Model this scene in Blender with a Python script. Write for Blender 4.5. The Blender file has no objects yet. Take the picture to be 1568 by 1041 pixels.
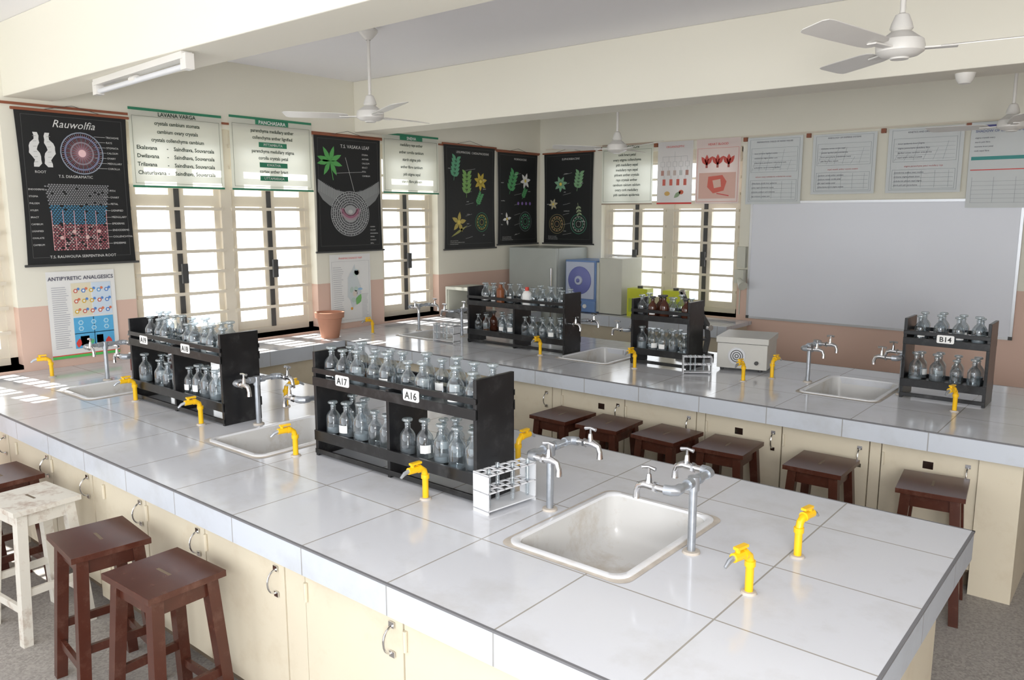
import bpy, math, random
from math import sin, cos, pi, radians
from mathutils import Vector, Matrix
random.seed(7)
scene = bpy.context.scene
scene.view_settings.view_transform = 'Standard'
scene.view_settings.exposure = 0.06

# ------------------------------------------------------------------ materials
MATS = {}
def mat(name, col, rough=0.5, metal=0.0, var=0.06, scale=6.0, spec=0.5, bump=0.0, dirt=None, dirt_amt=0.5, dirt_scale=3.0, trans=0.0, coat=0.0):
    if name in MATS: return MATS[name]
    m = bpy.data.materials.new(name); m.use_nodes = True
    nt = m.node_tree; N = nt.nodes; L = nt.links
    b = N['Principled BSDF']
    b.inputs['Roughness'].default_value = rough
    b.inputs['Metallic'].default_value = metal
    b.inputs['Specular IOR Level'].default_value = spec
    tc = N.new('ShaderNodeTexCoord')
    nz = N.new('ShaderNodeTexNoise'); nz.inputs['Scale'].default_value = scale; nz.inputs['Detail'].default_value = 4
    L.new(tc.outputs['Object'], nz.inputs['Vector'])
    mx = N.new('ShaderNodeMix'); mx.data_type = 'RGBA'
    c = Vector(col)
    mx.inputs[6].default_value = (*[max(0, x*(1-var)) for x in c], 1)
    mx.inputs[7].default_value = (*[min(1, x*(1+var)) for x in c], 1)
    L.new(nz.outputs['Fac'], mx.inputs[0])
    outc = mx.outputs[2]
    if dirt:
        n2 = N.new('ShaderNodeTexNoise'); n2.inputs['Scale'].default_value = dirt_scale; n2.inputs['Detail'].default_value = 8
        n2.inputs['Roughness'].default_value = 0.7
        L.new(tc.outputs['Object'], n2.inputs['Vector'])
        cr = N.new('ShaderNodeValToRGB'); cr.color_ramp.elements[0].position = 0.52; cr.color_ramp.elements[1].position = 0.72
        cr.color_ramp.elements[0].color = (0,0,0,1); cr.color_ramp.elements[1].color = (dirt_amt, dirt_amt, dirt_amt, 1)
        L.new(n2.outputs['Fac'], cr.inputs[0])
        m2 = N.new('ShaderNodeMix'); m2.data_type = 'RGBA'
        L.new(cr.outputs[0], m2.inputs[0]); L.new(outc, m2.inputs[6]); m2.inputs[7].default_value = (*dirt, 1)
        outc = m2.outputs[2]
    L.new(outc, b.inputs['Base Color'])
    if bump:
        bp = N.new('ShaderNodeBump'); bp.inputs['Strength'].default_value = bump; bp.inputs['Distance'].default_value = 0.01
        L.new(nz.outputs['Fac'], bp.inputs['Height']); L.new(bp.outputs[0], b.inputs['Normal'])
    if trans:
        tr = N.new('ShaderNodeBsdfTranslucent'); L.new(outc, tr.inputs['Color'])
        ms = N.new('ShaderNodeMixShader'); ms.inputs[0].default_value = trans
        L.new(b.outputs[0], ms.inputs[1]); L.new(tr.outputs[0], ms.inputs[2])
        L.new(ms.outputs[0], N['Material Output'].inputs['Surface'])
    MATS[name] = m
    return m

def tile_mat(name, axes, bw, rh, off, mort, col, mcol, rough):
    m = bpy.data.materials.new(name); m.use_nodes = True
    nt = m.node_tree; N = nt.nodes; L = nt.links; b = N['Principled BSDF']
    tc = N.new('ShaderNodeTexCoord'); sp = N.new('ShaderNodeSeparateXYZ'); cb = N.new('ShaderNodeCombineXYZ')
    L.new(tc.outputs['Object'], sp.inputs[0])
    for i, a in enumerate(axes):
        ad = N.new('ShaderNodeMath'); ad.operation = 'ADD'; ad.inputs[1].default_value = off[i]
        L.new(sp.outputs[a], ad.inputs[0]); L.new(ad.outputs[0], cb.inputs[i])
    br = N.new('ShaderNodeTexBrick'); br.offset = 0.0; br.squash = 1.0
    br.inputs['Scale'].default_value = 1.0
    br.inputs['Brick Width'].default_value = bw; br.inputs['Row Height'].default_value = rh
    br.inputs['Mortar Size'].default_value = mort; br.inputs['Mortar Smooth'].default_value = 0.1
    br.inputs['Color1'].default_value = (*col, 1); br.inputs['Color2'].default_value = (*[x*0.96 for x in col], 1)
    br.inputs['Mortar'].default_value = (*mcol, 1)
    L.new(cb.outputs[0], br.inputs['Vector'])
    nz = N.new('ShaderNodeTexNoise'); nz.inputs['Scale'].default_value = 2.5; nz.inputs['Detail'].default_value = 8; nz.inputs['Roughness'].default_value = .65
    L.new(tc.outputs['Object'], nz.inputs['Vector'])
    cr = N.new('ShaderNodeValToRGB'); cr.color_ramp.elements[0].position = .5; cr.color_ramp.elements[1].position = .75
    cr.color_ramp.elements[0].color = (1, 1, 1, 1); cr.color_ramp.elements[1].color = (.84, .82, .78, 1)
    L.new(nz.outputs['Fac'], cr.inputs[0])
    mx = N.new('ShaderNodeMix'); mx.data_type = 'RGBA'; mx.blend_type = 'MULTIPLY'; mx.inputs[0].default_value = 1
    L.new(br.outputs['Color'], mx.inputs[6]); L.new(cr.outputs[0], mx.inputs[7])
    L.new(mx.outputs[2], b.inputs['Base Color'])
    b.inputs['Roughness'].default_value = rough
    return m

BEAMM = mat('beam_cream', (0.84, 0.81, 0.70), 0.7, var=0.02, scale=1.2)
CEIL = mat('ceiling_white', (0.90, 0.89, 0.91), 0.8, var=0.02, scale=1.0)
CAB = mat('cabinet_cream', (0.70, 0.63, 0.49), 0.42, var=0.04, scale=4, dirt=(0.56, 0.46, 0.32), dirt_amt=0.4, dirt_scale=5)
GAP = mat('gap_dark', (0.16, 0.12, 0.08), 0.8)
STRIP = mat('edge_strip', (0.17, 0.17, 0.18), 0.5)
TC=(0.68, 0.695, 0.735)
TILE = tile_mat('tile_white', (0, 1), .43, .43, (0.44+0.43*30, -1.49+.43*20), .003, TC, (0.36, 0.34, 0.31), 0.11)
TILE2 = tile_mat('tile_white_far', (0, 1), .43, .43, (0.40+0.43*30, -4.42+.43*20), .003, TC, (0.36, 0.34, 0.31), 0.11)
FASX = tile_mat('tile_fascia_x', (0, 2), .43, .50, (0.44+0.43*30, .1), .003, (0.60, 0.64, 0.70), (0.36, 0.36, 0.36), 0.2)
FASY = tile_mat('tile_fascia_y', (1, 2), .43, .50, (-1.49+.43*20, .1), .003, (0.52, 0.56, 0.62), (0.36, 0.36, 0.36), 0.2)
CERAM = mat('ceramic', (0.76, 0.77, 0.79), 0.12, var=0.02, scale=8, dirt=(0.56, 0.48, 0.38), dirt_amt=0.35, dirt_scale=6)
CERAM_SHADED = mat('ceramic_basin_shaded', (0.66, 0.655, 0.64), 0.22, var=0.04, scale=5, dirt=(0.42, 0.34, 0.24), dirt_amt=0.7, dirt_scale=3.5)  # basin shade put into a darker base colour, with real stains over it
CEMENT = mat('cement_grout', (0.52, 0.47, 0.41), 0.8, var=0.35, scale=18)
GALV = mat('galvanised', (0.45, 0.48, 0.52), 0.36, metal=0.75, var=0.3, scale=30)
CHROME = mat('chrome', (0.68, 0.68, 0.69), 0.14, metal=1.0)
YEL = mat('yellow_paint', (0.90, 0.53, 0.01), 0.3, var=0.06, scale=20)
BLACK = mat('rack_black', (0.010, 0.010, 0.011), 0.28, var=0.5, scale=10, dirt=(0.07, 0.07, 0.07), dirt_amt=0.5, dirt_scale=10)
BROWN = mat('stool_brown', (0.070, 0.020, 0.012), 0.25, var=0.3, scale=9, dirt=(0.18, 0.09, 0.065), dirt_amt=0.35, dirt_scale=14)
WSTOOL = mat('stool_white', (0.68, 0.65, 0.58), 0.5, var=0.06, scale=9, dirt=(0.28, 0.15, 0.09), dirt_amt=0.8, dirt_scale=9)
FANM = mat('fan_white', (0.76, 0.74, 0.70), 0.35)
FRAMEM = mat('window_frame', (0.70, 0.64, 0.53), 0.55)
DARKM = mat('dark_metal', (0.06, 0.06, 0.06), 0.5)
LABELM = mat('paper_label', (0.85, 0.85, 0.83), 0.6)
WOODROD = mat('wood_rod', (0.28, 0.09, 0.045), 0.45)

def wall_mat():
    m = bpy.data.materials.new('wall_paint'); m.use_nodes = True
    nt = m.node_tree; N = nt.nodes; L = nt.links; b = N['Principled BSDF']
    b.inputs['Roughness'].default_value = .7
    tc = N.new('ShaderNodeTexCoord'); sp = N.new('ShaderNodeSeparateXYZ'); L.new(tc.outputs['Object'], sp.inputs[0])
    lt = N.new('ShaderNodeMath'); lt.operation = 'LESS_THAN'; lt.inputs[1].default_value = 1.30; L.new(sp.outputs[2], lt.inputs[0])
    nz = N.new('ShaderNodeTexNoise'); nz.inputs['Scale'].default_value = 1.6; nz.inputs['Detail'].default_value = 6; L.new(tc.outputs['Object'], nz.inputs['Vector'])
    a = N.new('ShaderNodeMix'); a.data_type = 'RGBA'; a.inputs[6].default_value = (.77, .745, .635, 1); a.inputs[7].default_value = (.82, .795, .69, 1); L.new(nz.outputs['Fac'], a.inputs[0])
    c = N.new('ShaderNodeMix'); c.data_type = 'RGBA'; L.new(lt.outputs[0], c.inputs[0]); L.new(a.outputs[2], c.inputs[6]); c.inputs[7].default_value = (.69, .49, .40, 1)
    L.new(c.outputs[2], b.inputs['Base Color'])
    return m
WALL = wall_mat()

def floor_mat():
    m = bpy.data.materials.new('terrazzo'); m.use_nodes = True
    nt = m.node_tree; N = nt.nodes; L = nt.links; b = N['Principled BSDF']
    b.inputs['Roughness'].default_value = .55
    tc = N.new('ShaderNodeTexCoord')
    v = N.new('ShaderNodeTexVoronoi'); v.inputs['Scale'].default_value = 110; L.new(tc.outputs['Object'], v.inputs['Vector'])
    cr = N.new('ShaderNodeValToRGB'); e = cr.color_ramp.elements
    e[0].color = (.18, .165, .15, 1); e[1].color = (.42, .39, .36, 1); e[0].position = .15; e[1].position = .8
    L.new(v.outputs['Color'], cr.inputs[0])
    nz = N.new('ShaderNodeTexNoise'); nz.inputs['Scale'].default_value = 2; nz.inputs['Detail'].default_value = 8; L.new(tc.outputs['Object'], nz.inputs['Vector'])
    mx = N.new('ShaderNodeMix'); mx.data_type = 'RGBA'; L.new(nz.outputs['Fac'], mx.inputs[0]); mx.inputs[7].default_value = (.36, .34, .32, 1); L.new(cr.outputs[0], mx.inputs[6])
    L.new(mx.outputs[2], b.inputs['Base Color'])
    return m

def glass_mat(name, tint, refl=0.10, dif=.22, dc=(.50,.54,.56)):
    m = bpy.data.materials.new(name); m.use_nodes = True
    nt = m.node_tree; N = nt.nodes; L = nt.links
    N.remove(N['Principled BSDF'])
    t = N.new('ShaderNodeBsdfTransparent'); t.inputs[0].default_value = (*tint, 1)
    g = N.new('ShaderNodeBsdfGlossy'); g.inputs['Roughness'].default_value = .05; g.inputs[0].default_value = (.9, .93, .96, 1)
    d = N.new('ShaderNodeBsdfDiffuse'); d.inputs[0].default_value = (*dc, 1)
    lw = N.new('ShaderNodeLayerWeight'); lw.inputs[0].default_value = .35
    mr = N.new('ShaderNodeMapRange'); mr.inputs[3].default_value = refl; mr.inputs[4].default_value = .75
    L.new(lw.outputs['Facing'], mr.inputs[0])
    m1 = N.new('ShaderNodeMixShader'); m1.inputs[0].default_value = dif
    L.new(g.outputs[0], m1.inputs[1]); L.new(d.outputs[0], m1.inputs[2])
    m2 = N.new('ShaderNodeMixShader'); L.new(mr.outputs[0], m2.inputs[0]); L.new(t.outputs[0], m2.inputs[1]); L.new(m1.outputs[0], m2.inputs[2])
    L.new(m2.outputs[0], N['Material Output'].inputs['Surface'])
    return m
GLASS = glass_mat('bottle_glass', (.78, .82, .84))
STOP = glass_mat('stopper_glass', (.72, .77, .79), .3, .5, (.55,.60,.60))
AMBER = mat('amber_glass', (.07, .022, .012), .1)

# ------------------------------------------------------------------ mesh builder
class MB:
    def __init__(s): s.v=[]; s.f=[]; s.m=[]; s.mats=[]
    def mi(s, M):
        if M not in s.mats: s.mats.append(M)
        return s.mats.index(M)
    def add(s, vs, fs, M, T=None):
        o=len(s.v); i=s.mi(M)
        for p in vs:
            p=Vector(p)
            if T is not None: p=T@p
            s.v.append(tuple(p))
        for f in fs: s.f.append([o+a for a in f]); s.m.append(i)
    def hexa(s, b, t, M, T=None):
        s.add(list(b)+list(t), [(3,2,1,0),(4,5,6,7),(0,1,5,4),(1,2,6,5),(2,3,7,6),(3,0,4,7)], M, T)
    def box(s, x0,x1,y0,y1,z0,z1, M, T=None):
        if x0>x1: x0,x1=x1,x0
        if y0>y1: y0,y1=y1,y0
        if z0>z1: z0,z1=z1,z0
        s.hexa([(x0,y0,z0),(x1,y0,z0),(x1,y1,z0),(x0,y1,z0)],[(x0,y0,z1),(x1,y0,z1),(x1,y1,z1),(x0,y1,z1)],M,T)
    def leg(s, p0, p1, w0, w1, M):
        def q(p,w): return [(p[0]-w,p[1]-w,p[2]),(p[0]+w,p[1]-w,p[2]),(p[0]+w,p[1]+w,p[2]),(p[0]-w,p[1]+w,p[2])]
        s.hexa(q(p0,w0),q(p1,w1),M)
    def tube(s, path, r, M, seg=10, caps=True, T=None):
        pts=[Vector(p) for p in path]; n=len(pts)
        rr=r if isinstance(r,(list,tuple)) else [r]*n
        vs=[];fs=[]
        up=None
        for i,p in enumerate(pts):
            d=(pts[min(i+1,n-1)]-pts[max(i-1,0)]).normalized()
            if up is None:
                up=Vector((0,0,1)) if abs(d.z)<.9 else Vector((1,0,0))
            a=up-d*up.dot(d)
            if a.length<1e-4: a=Vector((0,1,0))-d*d.y
            a.normalize(); up=a; b=d.cross(a)
            for k in range(seg):
                t=2*pi*k/seg; vs.append(p+(a*cos(t)+b*sin(t))*rr[i])
        for i in range(n-1):
            for k in range(seg):
                k2=(k+1)%seg; fs.append((i*seg+k,i*seg+k2,(i+1)*seg+k2,(i+1)*seg+k))
        if caps: fs.append(tuple(range(seg-1,-1,-1))); fs.append(tuple((n-1)*seg+k for k in range(seg)))
        s.add(vs,fs,M,T)
    def cyl(s,p0,p1,r,M,seg=12,r2=None,T=None): s.tube([p0,p1],[r,r if r2 is None else r2],M,seg,True,T)
    def lathe(s, prof, c, M, seg=14, T=None, a0=0, a1=2*pi):
        full=abs(a1-a0-2*pi)<1e-6; n=seg if full else seg+1
        vs=[];fs=[]
        for (r,z) in prof:
            for k in range(n):
                t=a0+(a1-a0)*k/seg; vs.append((c[0]+r*cos(t),c[1]+r*sin(t),c[2]+z))
        for i in range(len(prof)-1):
            for k in range(seg):
                k2=(k+1)%n; fs.append((i*n+k,i*n+k2,(i+1)*n+k2,(i+1)*n+k))
        s.add(vs,fs,M,T)
    def loops(s, loops, M, cap0=False, cap1=False, T=None):
        n=len(loops[0]); vs=[p for l in loops for p in l]; fs=[]
        for i in range(len(loops)-1):
            for k in range(n):
                k2=(k+1)%n; fs.append((i*n+k,i*n+k2,(i+1)*n+k2,(i+1)*n+k))
        if cap0: fs.append(tuple(range(n-1,-1,-1)))
        if cap1: fs.append(tuple((len(loops)-1)*n+k for k in range(n)))
        s.add(vs,fs,M,T)
    def mesh(s,name,smooth=True,ang=35):
        me=bpy.data.meshes.new(name); me.from_pydata(s.v,[],s.f)
        for M in s.mats: me.materials.append(M)
        me.polygons.foreach_set('material_index', s.m)
        me.update()
        if smooth:
            me.polygons.foreach_set('use_smooth',[True]*len(me.polygons))
            me.set_sharp_from_angle(angle=radians(ang))
        return me
def obj(name, data, loc=(0,0,0), rotz=0, parent=None, bevel=0, rot=None):
    o=bpy.data.objects.new(name,data); bpy.context.collection.objects.link(o)
    o.location=loc; o.rotation_euler=rot if rot else (0,0,rotz)
    if parent: o.parent=parent
    if bevel:
        b=o.modifiers.new('bevel','BEVEL'); b.width=bevel; b.segments=2; b.limit_method='ANGLE'
    return o
def empty(name,loc=(0,0,0),rot=(0,0,0)):
    o=bpy.data.objects.new(name,None); bpy.context.collection.objects.link(o); o.location=loc; o.rotation_euler=rot; o.empty_display_size=.1; return o
def rrect(cx,cy,w,h,r,z,n=5):
    pts=[]
    for (sx,sy,a) in ((1,1,0),(-1,1,90),(-1,-1,180),(1,-1,270)):
        for k in range(n+1):
            t=radians(a+90*k/n); pts.append((cx+sx*(w/2-r)+r*cos(t), cy+sy*(h/2-r)+r*sin(t), z))
    return pts

# ------------------------------------------------------------------ room shell
WX=-6.2; BY=8.02; CZ=3.21
mb=MB(); mb.box(WX-.3,4.5,-2.5,BY+.3,-.1,0,floor_mat()); obj('floor',mb.mesh('floor',False))
mb=MB(); mb.box(WX-.3,4.5,-2.5,BY+.3,CZ,CZ+.15,CEIL); obj('ceiling',mb.mesh('ceiling',False))
WT=.23
wins_w=[(0.85,2.03,.89,2.66),(2.86,4.58,.89,2.66),(5.40,6.20,.89,2.66)]
mb=MB(); y=-2.5
for (a,b,z0,z1) in wins_w:
    mb.box(WX-WT,WX,y,a,0,CZ,WALL); mb.box(WX-WT,WX,a,b,0,z0,WALL); mb.box(WX-WT,WX,a,b,z1,CZ,WALL); y=b
mb.box(WX-WT,WX,y,BY+WT,0,CZ,WALL)
obj('wall_left',mb.mesh('wall_left',False))
wins_b=[(-5.27,-3.53,.89,2.66)]
mb=MB(); x=WX
for (a,b,z0,z1) in wins_b:
    mb.box(x,a,BY,BY+WT,0,CZ,WALL); mb.box(a,b,BY,BY+WT,0,z0,WALL); mb.box(a,b,BY,BY+WT,z1,CZ,WALL); x=b
mb.box(x,4.5,BY,BY+WT,0,CZ,WALL)
obj('wall_back',mb.mesh('wall_back',False))
mb=MB(); mb.box(4.3,4.5,-2.5,BY,0,CZ,WALL); obj('wall_right',mb.mesh('wall_right',False))
mb=MB(); mb.box(WX,4.3,2.06,2.37,2.74,CZ,BEAMM); obj('trim_1',mb.mesh('beam1',False),bevel=.006)
mb=MB(); mb.box(WX,4.3,5.08,5.42,2.74,CZ,BEAMM); obj('trim_2',mb.mesh('beam2',False),bevel=.006)

def window(name, a, b, z0, z1, side, pairs):
    mb=MB()
    if side=='L': T=lambda u0,u1,d0,d1,h0,h1,M: mb.box(WX-d1,WX-d0,u0,u1,h0,h1,M)
    else: T=lambda u0,u1,d0,d1,h0,h1,M: mb.box(u0,u1,BY+d0,BY+d1,h0,h1,M)
    f=.05
    T(a,b,.0,.16,z0-.03,z0,FRAMEM); T(a,b,.09,.17,z1-f,z1,FRAMEM); T(a,b,.09,.17,z0,z0+f,FRAMEM)
    T(a,a+f,.09,.17,z0,z1,FRAMEM); T(b-f,b,.09,.17,z0,z1,FRAMEM)
    w=(b-a)/pairs
    for i in range(pairs):
        u0=a+i*w; u1=u0+w; um=(u0+u1)/2
        if i>0: T(u0-.05,u0+.05,.07,.17,z0,z1,FRAMEM)
        T(u0+.05,u0+.10,.10,.145,z0+f,z1-f,FRAMEM); T(u1-.10,u1-.05,.10,.145,z0+f,z1-f,FRAMEM)
        T(um-.065,um-.02,.10,.145,z0+f,z1-f,FRAMEM); T(um+.02,um+.065,.10,.145,z0+f,z1-f,FRAMEM)
        T(um-.022,um+.018,.085,.15,z0+f,z1-f,DARKM)
        for (p,q) in ((u0+.10,um-.065),(um+.065,u1-.10)):
            T(p,q,.10,.145,z0+f,z0+f+.07,FRAMEM); T(p,q,.10,.145,z1-f-.07,z1-f,FRAMEM)
            T(p,q,.10,.145,z0+(2.02-z0),z0+(2.02-z0)+.09,FRAMEM)
        k=z0+.22
        while k<z1-.1:
            T(u0+.04,u1-.04,.055,.073,k,k+.026,FRAMEM); k+=.175
        T(um-.02,um+.03,.03,.05,z0+.5,z0+.66,DARKM)
    obj(name,mb.mesh(name,False))
window('window_1',*wins_w[0],'L',2); window('window_2',*wins_w[1],'L',2); window('window_3',*wins_w[2],'L',1)
window('window_4',*wins_b[0],'B',2)

# ------------------------------------------------------------------ benches
CT=.84
def slab(mb,x0,x1,y0,y1,holes,M,z0=.80,z1=CT):
    if not holes: mb.box(x0,x1,y0,y1,z0,z1,M); return
    hy0,hy1=holes[0][2],holes[0][3]
    mb.box(x0,x1,y0,hy0,z0,z1,M); mb.box(x0,x1,hy1,y1,z0,z1,M)
    x=x0
    for (a,b,_,_) in sorted(holes): mb.box(x,a,hy0,hy1,z0,z1,M); x=b
    mb.box(x,x1,hy0,hy1,z0,z1,M)
def handle(mb,x,y,z):
    pts=[(x-.0,y,z-.05)]+[(x,y-.035*sin(t)-.002,z-.045*cos(t)) for t in [pi*k/10 for k in range(11)]]
    mb.tube(pts,.004,CHROME,8); mb.box(x-.012,x+.012,y-.004,y,z-.06,z-.04,CHROME); mb.box(x-.012,x+.012,y-.004,y,z+.04,z+.06,CHROME)
def cabinet(mb,x0,x1,y0,y1,splits,front=True):
    mb.box(x0,x1,y0+.02,y1,.10,.62,CAB); mb.box(x0,x1,y0+.08,y1-.06,0,.10,GAP)
    mb.box(x0,x1,y0+.02,y0+.06,.62,.80,CAB); mb.box(x0,x1,y1-.04,y1,.62,.80,CAB); mb.box(x1-.04,x1,y0+.06,y1-.04,.62,.80,CAB)
    for i in range(len(splits)-1):
        a,b=splits[i],splits[i+1]
        if b-a<.2: mb.box(a+.002,b-.002,y0-.004,y0+.02,.06,.735,CAB); continue
        mb.box(a+.004,b-.004,y0-.006,y0+.016,.12,.715,CAB)
        mb.box(a,b,y0+.012,y0+.021,.10,.74,GAP)
        mb.box(a,b,y0-.003,y0+.02,.718,.745,CAB)
        for z in (.2,.6): mb.cyl((a+.012,y0-.012,z),(a+.012,y0-.012,z+.07),.007,CAB,8)
        handle(mb,b-.05,y0-.01,.62)
def fascia(name,par,x0,x1,y0,y1,left=False):
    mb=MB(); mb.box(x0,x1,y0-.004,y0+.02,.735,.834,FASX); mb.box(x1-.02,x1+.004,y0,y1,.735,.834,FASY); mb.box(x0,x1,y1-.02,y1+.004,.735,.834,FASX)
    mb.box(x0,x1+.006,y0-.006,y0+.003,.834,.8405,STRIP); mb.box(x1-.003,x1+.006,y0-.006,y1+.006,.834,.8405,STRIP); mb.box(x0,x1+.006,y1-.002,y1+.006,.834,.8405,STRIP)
    obj(name,mb.mesh(name,False),parent=par)
b1=empty('laboratory_bench')
SX1=[-5.17,-3.36,-1.415]; sy0,sy1=1.955,2.60
mb=MB(); slab(mb,WX+.004,-.44,1.49,3.08,[(c-.215,c+.215,sy0,sy1) for c in SX1],TILE); obj('countertop',mb.mesh('ct',False),parent=b1)
fascia('edge_tiles',b1,WX+.004,-.44,1.49,3.08)
mb=MB()
sp=[-6.15,-5.62,-5.07,-4.95,-4.45,-3.95,-3.83,-3.40,-2.90,-2.35,-2.23,-1.72,-1.17,-1.05,-.52]
cabinet(mb,WX+.01,-.52,1.55,3.02,sp); obj('cabinet',mb.mesh('cab',True),parent=b1)
b2=empty('laboratory_bench')
SX2=[-5.25,-3.40,-1.50]; ty0,ty1=4.94,5.55
mb=MB(); slab(mb,WX+.004,-.38,4.42,5.95,[(c-.215,c+.215,ty0,ty1) for c in SX2],TILE2); obj('countertop',mb.mesh('ct2',False),parent=b2)
fascia('edge_tiles',b2,WX+.62,-.38,4.42,5.95)
mb=MB(); sp=[-5.5,-5.0,-4.5,-4.4,-3.85,-3.35,-3.27,-2.74,-2.21,-2.15,-1.66,-1.17,-1.11,-.64]
cabinet(mb,WX+.01,-.60,4.50,5.88,sp); mb.box(-.64,-.45,4.47,5.9,0,.74,CAB)
for x in (-2.95,-1.95,-.9):
    mb.box(x,x+.05,4.49,4.5,.62,.66,CHROME)
obj('cabinet',mb.mesh('cab2',True),parent=b2)
b3=empty('wall_counter')
mb=MB(); mb.box(WX+.004,-5.62,3.09,4.41,.80,CT,TILE); mb.box(-5.62,-5.60,3.09,4.41,.72,CT,FASY); mb.box(WX+.01,-5.66,3.09,4.41,0,.80,CAB)
mb.box(WX+.004,-5.62,5.96,7.28,.80,CT,TILE); mb.box(-5.62,-5.60,5.96,7.28,.72,CT,FASY); mb.box(WX+.01,-5.66,5.96,7.28,0,.80,CAB)
mb.box(-5.36,-3.35,7.42,BY-.004,.80,CT,TILE); mb.box(-5.36,-3.35,7.40,7.42,.72,CT,FASX); mb.box(-5.3,-3.4,7.48,BY-.01,0,.80,CAB); 
obj('counter_body',mb.mesh('wc',False),parent=b3)

# sinks
mb=MB()
W,Hh=.47,.665
mb.loops([rrect(0,0,W+.035,Hh+.035,.05,.0012),rrect(0,0,W-.01,Hh-.01,.05,.0025)],CEMENT)
mb.loops([rrect(0,0,W,Hh,.055,.001),rrect(0,0,W,Hh,.055,.007),rrect(0,0,W-.010,Hh-.010,.05,.009),rrect(0,0,W-.042,Hh-.042,.05,.008),rrect(0,0,W-.052,Hh-.052,.05,.000)],CERAM)
mb.loops([rrect(0,0,W-.052,Hh-.052,.05,.000),
  rrect(0,0,W-.056,Hh-.056,.055,-.05),rrect(0,0,W-.066,Hh-.066,.055,-.12),rrect(0,0,W-.08,Hh-.08,.06,-.155),rrect(0,0,W-.11,Hh-.11,.055,-.176),rrect(0,0,W-.17,Hh-.17,.05,-.184),rrect(0,0,.05,.05,.02,-.187)],CERAM_SHADED,cap1=True)
mb.lathe([(.03,-.184),(.028,-.181),(.018,-.184),(0.001,-.184)],(0,0,0),CHROME,16)
sk=mb.mesh('sink_mesh',ang=50)
for c in SX1: obj('ceramic_sink',sk,(c,(sy0+sy1)/2,CT))
for c in SX2: obj('ceramic_sink',sk,(c,(ty0+ty1)/2,CT))

# faucets
mb=MB()
mb.lathe([(.001,.008),(.028,.008),(.030,0)],(0,0,0),CEMENT,14)
mb.cyl((0,0,0),(0,0,.24),.0135,GALV,12); mb.cyl((0,0,.215),(0,0,.262),.019,GALV,12)
mb.cyl((0,-.10,.245),(0,.10,.245),.0125,GALV,12)
for sy in (-1,1):
    mb.cyl((0,sy*.02,.245),(0,sy*.045,.245),.018,GALV,12)
    mb.tube([(0,sy*.09,.245),(.0,sy*.115,.245),(.012,sy*.128,.245),(.035,sy*.13,.245)],.017,GALV,12)
    mb.cyl((.03,sy*.13,.245),(.075,sy*.13,.245),.0115,CHROME,12)
    mb.cyl((.062,sy*.13,.245),(.072,sy*.13,.245),.018,CHROME,6)
    mb.tube([(.07,sy*.13,.245),(.105,sy*.13,.248),(.128,sy*.13,.240),(.136,sy*.13,.218),(.136,sy*.13,.195)],[.012,.014,.011,.010,.012],CHROME,12)
    mb.cyl((.092,sy*.13,.255),(.092,sy*.13,.285),.011,CHROME,10,.007); mb.cyl((.092,sy*.13,.285),(.092,sy*.13,.305),.005,CHROME,8)
    mb.tube([(.068,sy*.13-.0,.303),(.092,sy*.13,.308),(.116,sy*.13,.303)],[.007,.005,.007],CHROME,8)
fm=mb.mesh('faucet_mesh')
for c in SX1:
    obj('water_faucet',fm,(c+.292,2.28,CT),pi); obj('water_faucet',fm,(c-.30,2.29,CT),0)
for c in SX2:
    obj('water_faucet',fm,(c+.290,5.25,CT),pi); obj('water_faucet',fm,(c-.290,5.26,CT),0)

# gas taps (point toward -Y)
mb=MB()
mb.lathe([(.001,.008),(.022,.007),(.025,0)],(0,0,0),CEMENT,12)
mb.tube([(0,0,0),(0,0,.095),(0,-.006,.118),(0,-.022,.130),(0,-.045,.131)],.0125,YEL,12)
mb.cyl((0,0,.085),(0,0,.102),.0165,YEL,12); mb.cyl((0,-.024,.131),(0,-.036,.131),.0165,YEL,12)
mb.cyl((0,-.04,.131),(0,-.082,.131),.014,YEL,10)
mb.cyl((0,-.062,.131),(0,-.062,.155),.008,YEL,8)
mb.box(-.009,.009,-.072,-.022,.152,.160,YEL)
mb.tube([(0,-.08,.131),(0,-.10,.126),(0,-.118,.112)],[.009,.008,.005],GALV,8)
gm=mb.mesh('gas_tap_mesh')
rr=random.Random(3)
for (x,y) in [(-.86,2.13),(-2.16,2.07),(-3.03,2.08),(-3.89,2.09),(-4.70,2.12),(-5.87,2.09)]:
    obj('gas_tap',gm,(x,y-.0,CT),radians(rr.uniform(-18,5)))
for (x,y) in [(-.84,2.47),(-2.14,2.62),(-3.89,2.62),(-2.02,5.22),(-3.9,5.45)]:
    obj('gas_tap',gm,(x,y,CT),radians(180+rr.uniform(-10,2)))
for (x,y) in [(-5.74,4.85),(-3.80,4.93),(-2.93,4.93),(-2.13,5.00),(-.86,4.98)]:
    obj('gas_tap',gm,(x,y,CT),radians(rr.uniform(-18,5)))

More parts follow.
